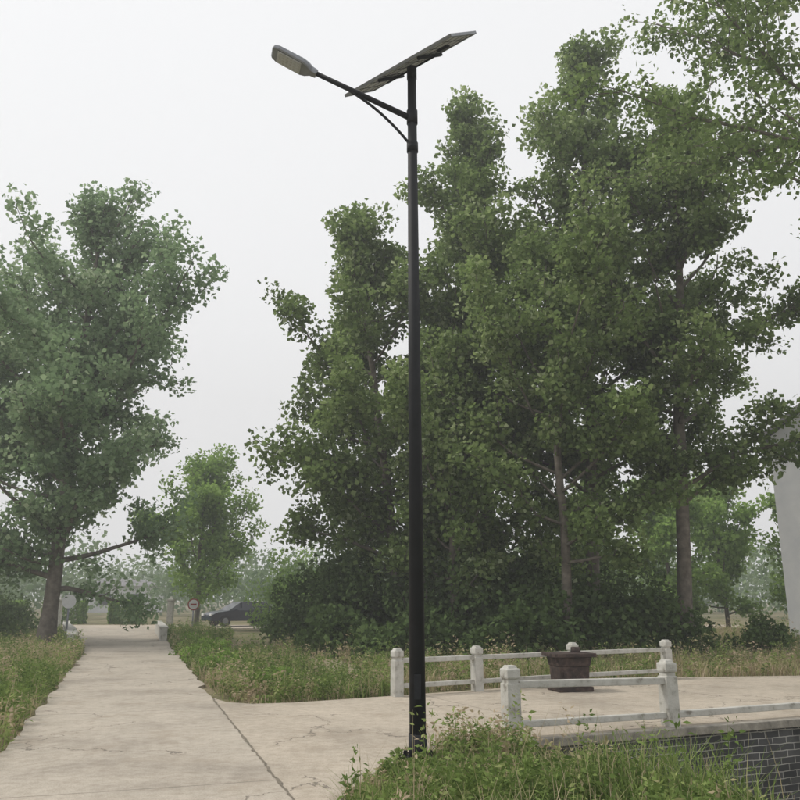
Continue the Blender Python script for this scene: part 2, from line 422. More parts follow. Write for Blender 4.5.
bm = bmesh.new()
box(bm, (0, 0, 0.04), (0.66, 0.52, 0.08), bev=0.01)
box(bm, (0, 0, 0.25), (0.54, 0.42, 0.34), bev=0.02, taper=1.08)
box(bm, (0, 0, 0.50), (0.60, 0.46, 0.16), bev=0.02, taper=1.1)
box(bm, (0, 0, 0.615), (0.80, 0.60, 0.065), bev=0.012)
box(bm, (-0.12, -0.225, 0.24), (0.2, 0.03, 0.2), bev=0.008)
cyl(bm, (0.16, 0.05, 0.64), (0.16, 0.05, 0.74), 0.09, 0.08)
cyl(bm, (-0.30, -0.2, 0.5), (-0.42, -0.24, 0.5), 0.015, 0.015)
finish(bm, "rusty_metal_box", [M_RUST], loc=(3.05, 15.15, 0.03), rotz=0.25)

# ------------------------------------------------------------------ solar street lamp
lamp = empty("solar_street_lamp", (0.18, 8.6, 0))
def axisp(z): return Vector((-0.035 * z / 7.93, 0, z))
bm = bmesh.new()
cyl(bm, axisp(0.0), axisp(7.93), 0.085, 0.052, seg=28)
cyl(bm, axisp(0.0), axisp(0.035), 0.19, 0.19, seg=4)
cyl(bm, axisp(0.035), axisp(0.30), 0.094, 0.093, seg=28)
cyl(bm, axisp(7.20), axisp(7.38), 0.066, 0.066, seg=20)
cyl(bm, axisp(6.82), axisp(6.94), 0.068, 0.068, seg=20)
for k in range(4):
    an = math.pi / 4 + k * math.pi / 2
    cyl(bm, (0.14 * math.cos(an), .14 * math.sin(an), 0.03), (0.14 * math.cos(an), .14 * math.sin(an), 0.11), 0.014, 0.014, seg=8)
    a3 = k * math.pi / 2
    box(bm, (0.125 * math.cos(a3), 0.125 * math.sin(a3), 0.09), (0.07, 0.008, 0.11), a3, taper=0.5)
box(bm, axisp(0.75) + Vector((0, -0.079, 0)), (0.07, 0.016, 0.24), bev=0.006)
finish(bm, "pole", [M_POLE], lamp)
bm = bmesh.new()
A0 = axisp(7.27); A1 = A0 + Vector((-1.14, -0.30, 0.41))
cyl(bm, A0, A1, 0.036, 0.028, seg=14)
pts = []
b0 = axisp(6.88); b1 = A0.lerp(A1, 0.66) + Vector((0, 0, -0.02))
ctrl = b0.lerp(b1, 0.5) + Vector((0.05, 0, 0.10))
for i in range(11):
    t = i / 10; pts.append(b0 * (1 - t) ** 2 + ctrl * 2 * t * (1 - t) + b1 * t * t)
for i in range(10): cyl(bm, pts[i], pts[i + 1], 0.017, 0.017, seg=10)
finish(bm, "arm", [M_POLE], lamp)
d = Vector((-0.50, -0.13, 0.215)).normalized()
sidev = Vector((0, 0, 1)).cross(d).normalized(); upv = d.cross(sidev).normalized()
hm = Matrix((d, sidev, upv)).transposed().to_4x4(); hm.translation = A1
bm = bmesh.new()
prof = [(0.0, 0.045, 0.035), (0.07, 0.05, 0.04), (0.13, 0.10, 0.045), (0.19, 0.125, 0.045), (0.50, 0.128, 0.04), (0.56, 0.105, 0.03), (0.575, 0.08, 0.02)]
rings = []
for x, hw, hh in prof:
    r = []
    for (sy, sz) in ((-1, -0.6), (-0.92, -1), (0.92, -1), (1, -0.6), (1, 0.3), (0.7, 1), (-0.7, 1), (-1, 0.3)):
        r.append(bm.verts.new((x, sy * hw, sz * hh)))
    rings.append(r)
for i in range(len(rings) - 1):
    for j in range(8):
        bm.faces.new((rings[i][j], rings[i][(j + 1) % 8], rings[i + 1][(j + 1) % 8], rings[i + 1][j]))
bm.faces.new(rings[0][::-1]); bm.faces.new(rings[-1])
for k in range(6): box(bm, (0.22 + k * 0.045, 0, 0.045), (0.008, 0.15, 0.025))
box(bm, (0.345, 0, -0.047), (0.30, 0.20, 0.012), mi=1, bev=0.004)
for i in range(6):
    for j in range(4):
        cyl(bm, (0.225 + i * 0.048, -0.075 + j * 0.05, -0.053), (0.225 + i * 0.048, -0.075 + j * 0.05, -0.060), 0.016, 0.010, mi=2, seg=8)
bmesh.ops.recalc_face_normals(bm, faces=bm.faces)
ob = finish(bm, "lamp_head", [M_ALU, M_BACK, M_LENS], lamp); ob.matrix_local = hm
lv = Vector((1.18, -0.91, 0.10)).normalized(); wv = Vector((0.35, 0.50, 0.44)).normalized()
nv = lv.cross(wv).normalized(); wv = nv.cross(lv).normalized()
pm = Matrix((lv, wv, nv)).transposed().to_4x4(); pm.translation = axisp(8.03) + Vector((-0.03, 0, 0))
bm = bmesh.new()
L, Wd = 1.62, 0.74
box(bm, (0, 0, 0.0), (L - 0.06, Wd - 0.06, 0.008), mi=0)
box(bm, (0, 0, 0.0075), (L - 0.062, Wd - 0.062, 0.006), mi=1)
for s in (-1, 1):
    box(bm, (0, s * (Wd / 2 - 0.015), 0), (L, 0.03, 0.035), mi=2)
    box(bm, (s * (L / 2 - 0.015), 0, 0), (0.03, Wd - 0.061, 0.033), mi=2)
    box(bm, (s * 0.3, 0, -0.035), (0.035, Wd - 0.1, 0.035), mi=3)
box(bm, (0, 0, -0.062), (0.75, 0.04, 0.02), mi=3)
box(bm, (0.45, 0.1, -0.018), (0.14, 0.10, 0.025), mi=3)
for i in range(1, 9): box(bm, (-L / 2 + i * L / 9, 0, -0.0065), (0.006, Wd - 0.08, 0.004), mi=3)
for i in range(1, 4): box(bm, (0, -Wd / 2 + i * Wd / 4, -0.0115), (L - 0.08, 0.005, 0.003), mi=3)
ob = finish(bm, "solar_panel", [M_BACK, M_CELL, M_ALU, M_POLE], lamp); ob.matrix_local = pm
bm = bmesh.new()
cyl(bm, axisp(7.82), axisp(7.98), 0.06, 0.06, seg=16)
finish(bm, "panel_bracket", [M_POLE], lamp)

# ------------------------------------------------------------------ trees
def prof_round(s): return max(0.12, math.sin(math.pi * min(1, (s * 0.86 + 0.12))) ** 0.7)
def prof_poplar(s): return max(0.16, (0.6 + 1.3 * s if s < 0.3 else 1.0 * (1 - ((s - 0.3) / 0.7) ** 1.25) + 0.12))
def prof_high(s): return 0.75 + 0.35 * math.sin(math.pi * s) - 0.35 * s ** 4

def make_tree(name, base, H, R, cb=0.2, lean=(0, 0), seed=0, nl=34, leaf=0.2, nleaf=45000, mat=None, prof=prof_poplar,
              r0=0.2, elev=(15, 65), sig=0.36, azbias=None, trunkwob=0.25, spread=(0.45, 1.3), vmin=0.15):
    rng = np.random.default_rng(seed)
    acc = Acc()
    m = 14; t = np.linspace(0, 1, m)
    wob = np.cumsum(rng.normal(size=(m, 2)) * trunkwob * 0.4, axis=0) * t[:, None]
    path = np.stack([base[0] + lean[0] * t + wob[:, 0], base[1] + lean[1] * t + wob[:, 1], -0.15 + H * t], 1)
    rad = r0 * (1 - t) ** 0.75 + 0.025; rad[0] *= 1.35
    V, F = tube(path, rad, 10); acc.add(V, F, 0)
    tp = lambda u: np.array([np.interp(u, t, path[:, k]) for k in range(3)])
    CP = []; CW = []
    for i in range(nl):
        u = cb + (0.97 - cb) * ((i + rng.uniform(0, 1)) / nl)
        s = (u - cb) / (1 - cb)
        az = i * 2.4 + rng.normal() * 0.4
        L = R * prof(s) * rng.uniform(*spread)
        if azbias is not None: L *= 1 + azbias[1] * math.cos(az - azbias[0])
        el = math.radians(elev[0] + (elev[1] - elev[0]) * s + rng.normal() * 8)
        st = tp(u)
        k = 7; pp = [st]; dirv = np.array([math.cos(az) * math.cos(el), math.sin(az) * math.cos(el), math.sin(el)])
        for q in range(k):
            dirv = dirv + rng.normal(size=3) * 0.12 + np.array([0, 0, 0.05]); dirv /= np.linalg.norm(dirv)
            pp.append(pp[-1] + dirv * L / k)
        pp = np.array(pp); u2 = np.linspace(0, 1, k + 1)
        rr = max(0.02, r0 * 0.42 * (1 - u * 0.7)) * (1 - u2) ** 0.8 + 0.012
        V, F = tube(pp, rr, 5); acc.add(V, F, 0)
        ns = max(4, int(L * 2.3))
        lim_t = rng.uniform(-0.15, 0.15)
        for j in range(ns):
            v = rng.uniform(vmin, 1.0)
            sp = np.array([np.interp(v, u2, pp[:, c]) for c in range(3)])
            md = pp[min(k, int(v * k) + 1)] - pp[min(k - 1, int(v * k))]; md /= np.linalg.norm(md) + 1e-9
            sd = md * 0.8 + rng.normal(size=3) * 0.55 + np.array([0, 0, 0.15]); sd /= np.linalg.norm(sd)
            sl = (0.45 + 0.27 * L * (1.1 - 0.5 * v)) * rng.uniform(0.5, 1.15)
            ep = sp + sd * sl; mp = (sp + ep) / 2 + rng.normal(size=3) * 0.08
            V, F = tube([sp, mp, ep], [0.018, 0.012, 0.006], 3); acc.add(V, F, 0)
            nc = max(2, int(sl / 0.3))
            for c in range(nc):
                w = (c + 0.6) / nc
                pos = sp * (1 - w) + ep * w + rng.normal(size=3) * 0.10
                CP.append(np.append(pos, lim_t + rng.uniform(-0.18, 0.18))); CW.append(0.3 + rng.uniform(0, 1) ** 1.5)
    CP = np.array(CP); CW = np.array(CW); CW /= CW.sum()
    ids = rng.choice(len(CP), nleaf, p=CW)
    P = CP[ids, :3] + tnormal(rng, nleaf) * np.array([sig, sig, sig * 0.75])
    tint = np.clip(0.42 + CP[ids, 3] + rng.normal(size=nleaf) * 0.16 + (rng.uniform(size=nleaf) > 0.92) * 0.35, 0, 1)
    fo = Acc()
    V, F = leaf_quads(P, leaf, up=0.5, wr=0.92, rng=rng); fo.add(V, F, 0, np.repeat(tint, 4))
    ob = acc.build(name, [M_BARK], smooth=True)
    fo.build("foliage", [mat or M_POP], parent=ob)
    return ob

make_tree("poplar_tree", (-13.0, 30.6), 17.6, 6.7, 0.12, lean=(0.6, 0), seed=3, nl=54, leaf=0.205, nleaf=52000, mat=M_POP_HAZED, r0=0.27, elev=(8, 55), sig=0.32, spread=(0.55, 1.2), vmin=0.08)
make_tree("poplar_tree", (-18.8, 33), 17.0, 5.5, 0.2, seed=4, nl=32, leaf=0.22, nleaf=24000, mat=M_POP_HAZED, r0=0.25, sig=0.34)
make_tree("poplar_tree", (0.2, 27), 15.2, 4.9, 0.12, lean=(-1.8, 0), seed=5, nl=44, leaf=0.18, nleaf=42000, r0=0.17, elev=(8, 62), sig=0.3, spread=(0.55, 1.05))
make_tree("poplar_tree", (3.2, 28), 20.8, 4.5, 0.14, lean=(-0.6, 0), seed=16, nl=46, leaf=0.18, nleaf=42000, r0=0.19, sig=0.28, elev=(15, 70))
make_tree("poplar_tree", (6.0, 26), 22.2, 4.8, 0.16, lean=(1.2, 0), seed=17, nl=50, leaf=0.172, nleaf=50000, r0=0.2, sig=0.28, elev=(15, 70))
make_tree("poplar_tree", (8.2, 24), 18.4, 4.8, 0.24, lean=(0.8, 0), seed=18, nl=42, leaf=0.165, nleaf=40000, r0=0.2, sig=0.27, elev=(12, 68))
make_tree("poplar_tree", (4.6, 22.8), 12.5, 4.4, 0.2, lean=(0.3, 0), seed=9, nl=32, leaf=0.16, nleaf=28000, r0=0.13, sig=0.28)
make_tree("poplar_tree", (1.6, 24.6), 9.5, 3.6, 0.2, lean=(0.2, 0), seed=15, nl=26, leaf=0.165, nleaf=20000, r0=0.11, sig=0.28)
make_tree("poplar_tree", (12.6, 16.5), 17.2, 6.9, 0.48, lean=(-0.6, 0), seed=10, nl=30, leaf=0.145, nleaf=28000, r0=0.24, sig=0.24, prof=prof_high, elev=(2, 35), azbias=(math.pi, 0.2), vmin=0.3, spread=(0.5, 1.15))
make_tree("young_shade_tree", (-11.3, 46), 8.6, 3.8, 0.2, seed=12, nl=28, leaf=0.22, nleaf=16000, mat=M_BRI, prof=prof_round, r0=0.13, spread=(0.8, 1.1))
for k, (x, y, h) in enumerate([(14.5, 44, 7.4), (18.2, 46, 8.0), (21.5, 43, 7.0), (11.0, 48, 7.5)]):
    make_tree("young_shade_tree", (x, y), h, 3.0, 0.1, seed=20 + k, nl=22, leaf=0.24, nleaf=10000, mat=M_BRI, prof=prof_round, r0=0.1, spread=(0.7, 1.1))

def make_shrub(name, c, rx_, ry_, h, n, leaf, mat, seed, stems=7, z0=0.0, tb=0.4):
    rng = np.random.default_rng(seed); acc = Acc()
    nb = int(10 + n / 160)
    C = rng.normal(size=(nb, 3)); C = norm(C) * rng.uniform(0.25, 1.0, (nb, 1)) ** 0.5
    C[:, 2] = np.abs(C[:, 2])
    C = C * np.array([rx_, ry_, h * 0.9]) * rng.uniform(0.75, 1.15, (nb, 1)) + np.array([c[0], c[1], z0])
    ct = rng.uniform(-0.25, 0.25, nb)
    ids = rng.integers(0, nb, n)
    sg = min(rx_, h) * 0.18
    P = C[ids] + tnormal(rng, n) * sg; P[:, 2] = np.abs(P[:, 2] - z0) + z0
    V, F = leaf_quads(P, leaf, up=0.5, rng=rng)
    tint = np.clip(tb + ct[ids] + rng.normal(size=n) * 0.13, 0, 1)
    acc.add(V, F, 1, np.repeat(tint, 4))
    for i in range(stems):
        e = C[rng.integers(0, nb)]; s = np.array([c[0] + rng.normal() * rx_ * 0.15, c[1] + rng.normal() * ry_ * 0.15, z0 - 0.1])
        mpt = (s + e) / 2 + rng.normal(size=3) * 0.1 * h
        V, F = tube([s, mpt, e], [0.035 * h / 2.5, 0.022 * h / 2.5, 0.008], 5); acc.add(V, F, 0)
    return acc.build(name, [M_BARK, mat])

shr = [(-2.7, 29, 1.8, 1.6, 4.6, 6000), (-1.2, 27, 1.8, 1.6, 3.8, 6000), (1.0, 25.5, 2.0, 1.6, 3.2, 6000), (3.0, 24.5, 2.0, 1.6, 3.4, 6000),
       (4.8, 23, 1.8, 1.5, 2.8, 5500), (6.6, 23.5, 1.8, 1.5, 2.3, 5500), (-1.8, 24.5, 1.3, 1.2, 1.6, 3500), (0.2, 22, 1.4, 1.2, 1.3, 3500), (3.2, 21.3, 1.6, 1.2, 1.3, 4000),
       (1.8, 30.5, 3.0, 2, 7.0, 9000), (5.5, 30, 3.2, 2, 7.0, 9000), (-1.4, 32, 2.4, 2, 6.2, 7000), (8.4, 27.5, 1.6, 1.5, 2.2, 4500)]
for k, s in enumerate(shr):
    make_shrub("shrub", s[:2], s[2], s[3], s[4], s[5], 0.16, M_SHR, 40 + k)
make_shrub("shrub", (10.2, 23.5), 0.8, 0.8, 1.3, 3000, 0.11, M_SHR, 60)
for k, s in enumerate([(-5.6, 45, 2.2, 1.8, 4.4, 6000), (-3.8, 41, 2.2, 1.6, 3.8, 5000), (-4.3, 36.5, 1.2, 1.2, 1.9, 3000), (-3.3, 33, 1.2, 1.2, 1.7, 3000)]):
    make_shrub("bush", s[:2], s[2], s[3], s[4], s[5], 0.18, M_BRI if k < 2 else M_SHR, 70 + k, tb=0.45)
for k, s in enumerate([(-19.5, 40, 2.2, 1.8, 2.4, 5000), (-20.5, 36, 2.2, 1.8, 3.0, 5000), (-16.4, 33.5, 1.2, 1.2, 1.1, 3000), (-16.2, 28, 1.3, 1.1, 1.2, 2500)]):
    make_shrub("bush", s[:2], s[2], s[3], s[4], s[5], 0.16, M_SHR, 80 + k, tb=0.5)
for k, s in enumerate([(-2.3, 15.0, 0.5, 0.45, 0.5, 2200), (-3.9, 18.2, 0.7, 0.5, 0.5, 2200), (-5.0, 22, 0.6, 0.5, 0.65, 2200), (-6.2, 25.2, 0.7, 0.6, 0.7, 2200)]):
    make_shrub("bush", s[:2], s[2], s[3], s[4], s[5], 0.06, M_BRI, 90 + k, tb=0.3, stems=4)

rng = np.random.default_rng(99); acc = Acc()
CP = []
for k in range(230):
    y = rng.uniform(62, 150); x = rng.uniform(-0.75, 0.75) * y
    if -0.375 < x / y < -0.29: y = rng.uniform(120, 150); x = rng.uniform(-0.375, -0.29) * y
    h = rng.uniform(3.5, 7.5)
    for q in range(16):
        CP.append((x + rng.normal() * 1.8, y + rng.normal() * 1.8, h * rng.uniform(0.12, 1.0) ** 0.8, rng.uniform(-0.2, 0.2)))
CP = np.array(CP); n = 60000; ids = rng.integers(0, len(CP), n)
P = CP[ids, :3] + tnormal(rng, n) * 0.75; P[:, 2] = np.abs(P[:, 2])
V, F = leaf_quads(P, 0.5, rng=rng)
acc.add(V, F, 0, np.repeat(np.clip(0.45 + CP[ids, 3] + rng.normal(size=n) * 0.12, 0, 1), 4))
acc.build("distant_trees", [M_DIST_HAZED])

# ------------------------------------------------------------------ weeds and grass
def inside(poly, P):
    x, y = P[:, 0], P[:, 1]; r = np.zeros(len(P), bool); n = len(poly); j = n - 1
    for i in range(n):
        xi, yi = poly[i]; xj, yj = poly[j]
        c = ((yi > y) != (yj > y)) & (x < (xj - xi) * (y - yi) / (yj - yi + 1e-12) + xi)
        r ^= c; j = i
    return r
PATH = [(-1.4, 17.2), (-0.6, 16.7), (-0.9, 20), (-2.2, 25), (-3.6, 25), (-2.4, 20.5)]
def sample(poly, n, rng):
    poly = np.array(poly); lo = poly.min(0); hi = poly.max(0); out = np.zeros((0, 2))
    while len(out) < n:
        P = rng.uniform(lo, hi, (n * 2, 2)); out = np.concatenate([out, P[inside(poly, P)]])
    P = out[:n]
    ok = ~inside(side, P) & ~inside(main, P) & (~inside(PATH, P) | (rng.uniform(size=len(P)) < 0.12))
    return P[ok]
def patch(x, y, s=0.8, ph=0.0):
    return 0.5 + 0.5 * np.sin(x * 1.9 * s + ph + 1.3 * np.sin(y * 1.1 * s)) * np.sin(y * 1.6 * s + 0.7 + ph + 1.1 * np.sin(x * 1.4 * s))

def blades(P, h, w, tint, rng, spread=0.5):
    n = len(P); z = hgt(P[:, 0], P[:, 1])
    az = rng.uniform(0, 2 * math.pi, n); ln = rng.uniform(0.1, spread, n) * h
    D = np.stack([np.cos(az), np.sin(az)], 1); S = np.stack([-D[:, 1], D[:, 0], np.zeros(n)], 1)
    B = np.stack([P[:, 0], P[:, 1], z - 0.02], 1)
    M = B + np.stack([D[:, 0] * ln * 0.35, D[:, 1] * ln * 0.35, h * 0.6], 1)
    T = B + np.stack([D[:, 0] * ln, D[:, 1] * ln, h * rng.uniform(0.8, 1.0, n)], 1)
    w = w[:, None] if not np.isscalar(w) else w
    V = np.stack([B - S * w, B + S * w, M + S * w * 0.8, M - S * w * 0.8, T + S * w * 0.12, T - S * w * 0.12], 1)
    base = np.arange(n)[:, None] * 6
    F = np.concatenate([base + np.array([0, 1, 2, 3]), base + np.array([3, 2, 4, 5])])
    return V.reshape(-1, 3), F, np.repeat(tint, 6)

def herbs(P, h, k, leaf, tint, rng, wr=0.4):
    n = len(P); z = hgt(P[:, 0], P[:, 1])
    B = np.stack([P[:, 0], P[:, 1], z], 1)
    az = rng.uniform(0, 2 * math.pi, n); ln = rng.uniform(0, 0.35, n) * h
    Tp = B + np.stack([np.cos(az) * ln, np.sin(az) * ln, h], 1)
    s = rng.uniform(0.12, 1.0, (n, k))
    a2 = rng.uniform(0, 2 * math.pi, (n, k))
    pos = B[:, None] * (1 - s[..., None]) + Tp[:, None] * s[..., None]
    r = (1 - s * 0.75) * h[:, None] * 0.32 * rng.uniform(0, 1, (n, k))
    D = np.stack([np.cos(a2), np.sin(a2), rng.uniform(-0.2, 0.7, (n, k))], -1)
    pos = pos + D * r[..., None]
    V, F = leaf_quads(pos.reshape(-1, 3), leaf, up=0.8, wr=wr, D=D.reshape(-1, 3), rng=rng)
    t = np.clip(np.repeat(tint, k) + rng.normal(size=n * k) * 0.08, 0, 1)
    return V, F, np.repeat(t, 4)

def verge(name, poly, ng, nh, hh, seed, dry=0.3, leaf=0.06, bw=0.006, hk=22, hg=None, hmul=None):
    rng = np.random.default_rng(seed); acc = Acc(); hg = hg or hh * 0.55
    hm_ = hmul or (lambda P: 1.0)
    P = sample(poly, ng, rng); pt = patch(P[:, 0], P[:, 1], 0.8, seed)
    keep = rng.uniform(size=len(P)) < 0.3 + 0.7 * pt; P = P[keep]; pt = pt[keep]
    h = hg * (0.3 + 0.95 * pt) * rng.uniform(0.3, 1.2, len(P)) * hm_(P)
    dr = patch(P[:, 0], P[:, 1], 0.5, seed + 2) + rng.normal(size=len(P)) * 0.25
    t = np.where(dr < dry + 0.15, rng.uniform(0.75, 1.0, len(P)), rng.uniform(0.1, 0.7, len(P)))
    V, F, T = blades(P, h, rng.uniform(0.6, 1.3, len(P)) * bw, t, rng, 0.9); acc.add(V, F, 0, T)
    P = sample(poly, nh, rng); pt = patch(P[:, 0], P[:, 1], 1.3, seed + 5)
    keep = rng.uniform(size=len(P)) < 0.2 + 0.8 * pt; P = P[keep]; pt = pt[keep]
    big = (rng.uniform(size=len(P)) < 0.12) * 0.5
    h = hh * (0.25 + 0.8 * pt + big) * rng.uniform(0.4, 1.15, len(P)) * hm_(P)
    dp = patch(P[:, 0], P[:, 1], 0.6, seed + 9) + rng.normal(size=len(P)) * 0.2
    t = np.clip(0.3 + 0.2 * rng.normal(size=len(P)) + (dp < dry) * 0.5, 0, 1)
    V, F, T = herbs(P, h, hk, leaf, t, rng); acc.add(V, F, 0, T)
    V, F, T = blades(P, h, 0.004, t * 0.9, rng, 0.3); acc.add(V, F, 0, T)
    m = max(20, nh // 7); P = sample(poly, m, rng)
    V, F, T = blades(P, hh * rng.uniform(0.7, 1.5, len(P)) * hm_(P), 0.0035, rng.uniform(0.8, 1, len(P)), rng, 0.4); acc.add(V, F, 0, T)
    return acc.build(name, [M_WEED])

def bankh(P):
    d = np.hypot(P[:, 0] - 0.0, P[:, 1] - 8.1)
    return 0.3 + 0.85 * np.clip((d - 0.3) / 1.5, 0, 1)
bank = [(-0.45, 6.5), (-0.4, 7.3), (-0.1, 8.6), (0.7, 9.6), (1.3, 9.85), (1.75, 9.7), (2.25, 8.2), (2.7, 5.5), (0.6, 4.5)]
verge("weeds", bank, 15000, 1500, 0.5, 1, dry=0.2, leaf=0.06, bw=0.005, hk=36, hg=0.48, hmul=bankh)
verge("weeds", [(-2.9, 14), (-2.2, 13.4), (-0.2, 14.5), (-0.5, 17), (-2, 21), (-5.5, 25), (-6.5, 24.7), (-5, 20)], 15000, 3200, 0.5, 2, dry=0.36, leaf=0.075, bw=0.008, hg=0.3)
verge("weeds", [(-6.4, 24), (-5, 24), (-8, 40), (-11, 45), (-12.8, 45)], 8000, 2000, 0.5, 3, dry=0.32, leaf=0.1, bw=0.012)
verge("weeds", [(lx(8), 8), (lx(8) - 3.5, 8), (-13.5, 22), (-14, 27), (-10, 26.5)], 18000, 5000, 0.58, 4, dry=0.34, leaf=0.075, bw=0.008, hg=0.32)
verge("weeds", [(-10, 27), (-14.5, 27), (-25, 44), (-17.3, 44)], 8000, 2000, 0.4, 5, dry=0.3, leaf=0.1, bw=0.012)
verge("dry_grass", [(-2, 19), (-0.2, 14.6), (5.4, 17.8), (8.5, 18.3), (14, 20.5), (16, 28), (8, 26), (0, 25), (-4, 26)], 38000, 5500, 0.55, 6, dry=0.66, leaf=0.08, bw=0.009, hg=0.4)
verge("dry_grass", [(14, 20), (22, 23), (30, 42), (8, 40), (8, 27)], 22000, 2600, 0.7, 7, dry=0.7, leaf=0.1, bw=0.014, hg=0.6)
verge("weeds", [(2.2, 9.0), (4.0, 6), (12, 9), (12, 13)], 6000, 500, 0.3, 8, dry=0.2, leaf=0.07)

def parapet(pts, h, w):
    bm = bmesh.new()
    for (a, b) in zip(pts[:-1], pts[1:]):
        a = np.array(a); b = np.array(b); d = b - a; L = np.linalg.norm(d); r = math.atan2(d[1], d[0]); c = (a + b) / 2
        box(bm, (c[0], c[1], h / 2 - 0.05), (L - 0.01, w, h + 0.1), r, bev=0.015)
        box(bm, (c[0], c[1], h + 0.035), (L - 0.02, w + 0.08, 0.07), r, bev=0.015)
    return finish(bm, "concrete_parapet", [M_CONC])
parapet([(-10.3, 26.2), (-12.9, 32.6), (-15.1, 37.6), (-17.1, 42.6)], 0.5, 0.25)
parapet([(-9.35, 33.0), (-10.95, 38.0), (-12.35, 42.4)], 0.5, 0.25)

def round_sign(x, y, zc, r, rim):
    bm = bmesh.new()
    cyl(bm, (0, 0, -0.1), (0, 0, zc + r * 0.6), 0.035, 0.035, seg=10)
    cyl(bm, (0, -0.04, zc), (0, -0.065, zc), r, r, mi=1, seg=28)
    cyl(bm, (0, -0.066, zc), (0, -0.072, zc), r * 0.8, r * 0.8, mi=2, seg=28)
    box(bm, (0, -0.078, zc), (r * 1.0, 0.006, r * 0.28), mi=1)
    box(bm, (0, -0.02, zc), (0.1, 0.04, 0.05), mi=0)
    return finish(bm, "round_traffic_sign", [M_ALU, rim, M_WHITE], loc=(x, y, 0), rotz=0.25)
round_sign(-9.75, 39, 1.4, 0.27, M_RED)
round_sign(-12.35, 30.8, 1.55, 0.25, M_WHITE)
for (x, y) in ((-12.9, 46.5), (-19.2, 46.5)):
    bm = bmesh.new()
    box(bm, (0, 0, 0.75), (0.32, 0.32, 1.6), bev=0.02); box(bm, (0, 0, 1.6), (0.44, 0.44, 0.1), bev=0.02); box(bm, (0, 0, 1.73), (0.28, 0.28, 0.16), taper=0.3)
    finish(bm, "gate_pillar", [M_CONC], loc=(x, y, 0))
for k, (x, y, l) in enumerate([(-23.5, 58, 1.3), (-19.2, 58, 1.0), (-29, 58, 2.6)]):
    rng = np.random.default_rng(200 + k); n = 3000
    P = rng.uniform(-1, 1, (n, 3)); ax = rng.integers(0, 3, n); P[np.arange(n), ax] = np.sign(P[np.arange(n), ax]) * rng.uniform(.85, 1, n)
    P = P * np.array([l, 0.7, 0.75]) + np.array([x, y, 0.78])
    V, F = leaf_quads(P, 0.2, rng=rng)
    mesh_np("clipped_hedge", V, F, [M_BRI], tint=np.repeat(rng.uniform(0, 0.6, n), 4))

def car(x, y, rot):
    e = empty("parked_car", (x, y, 0.03)); e.rotation_euler[2] = rot
    bm = bmesh.new()
    low = [(-2.25, 0.32), (-2.3, 0.62), (-2.15, 0.92), (-1.2, 0.98), (1.0, 0.96), (1.95, 0.84), (2.25, 0.66), (2.28, 0.34)]
    L = [[bm.verts.new((px, s * (0.9 if 0 < i < 7 else 0.84), pz)) for i, (px, pz) in enumerate(low)] for s in (-1, 1)]
    n = len(low)
    for i in range(n):
        bm.faces.new((L[0][i], L[0][(i + 1) % n], L[1][(i + 1) % n], L[1][i]))
    bm.faces.new(L[0][::-1]); bm.faces.new(L[1])
    bmesh.ops.bevel(bm, geom=list(bm.edges), offset=0.05, segments=2, affect='EDGES')
    bmesh.ops.recalc_face_normals(bm, faces=bm.faces)
    finish(bm, "body", [M_CARP], e)
    bm = bmesh.new()
    cb_ = [(-2.0, 0.93), (-1.45, 1.42), (-0.2, 1.48), (0.35, 1.42), (1.15, 0.95)]
    C = [[bm.verts.new((px, s * (0.82 if pz < 1.2 else 0.64), pz)) for px, pz in cb_] for s in (-1, 1)]
    for i in range(5):
        f = bm.faces.new((C[0][i], C[0][(i + 1) % 5], C[1][(i + 1) % 5], C[1][i]))
        f.material_index = 1 if i in (0, 3) else 0
    for s in (0, 1):
        f = bm.faces.new(C[s][::-1] if s == 0 else C[s]); f.material_index = 1
    for px in (-0.55, 0.3):
        for s in (-1, 1): box(bm, (px, s * 0.745, 1.19), (0.07, 0.04, 0.44))
    bmesh.ops.recalc_face_normals(bm, faces=bm.faces)
    finish(bm, "cabin", [M_CARP, M_GLASS], e)
    bm = bmesh.new()
    for px in (-1.4, 1.4):
        for s in (-1, 1):
            cyl(bm, (px, s * 0.70, 0.33), (px, s * 0.93, 0.33), 0.33, 0.33, mi=0, seg=20)
            cyl(bm, (px, s * 0.93, 0.33), (px, s * 0.945, 0.33), 0.2, 0.18, mi=1, seg=16)
    finish(bm, "wheels", [M_RUB, M_ALU], e)
    bm = bmesh.new()
    for s in (-1, 1):
        box(bm, (2.2, s * 0.62, 0.7), (0.16, 0.36, 0.13), mi=0, bev=0.02); box(bm, (-2.26, s * 0.66, 0.78), (0.1, 0.3, 0.12), mi=1, bev=0.02)
        box(bm, (0.75, s * 0.95, 1.0), (0.12, 0.16, 0.1), mi=2, bev=0.02)
    finish(bm, "lights_and_mirrors", [M_WHITE, M_RED, M_CARP], e)
car(-10.0, 52.0, math.radians(215))

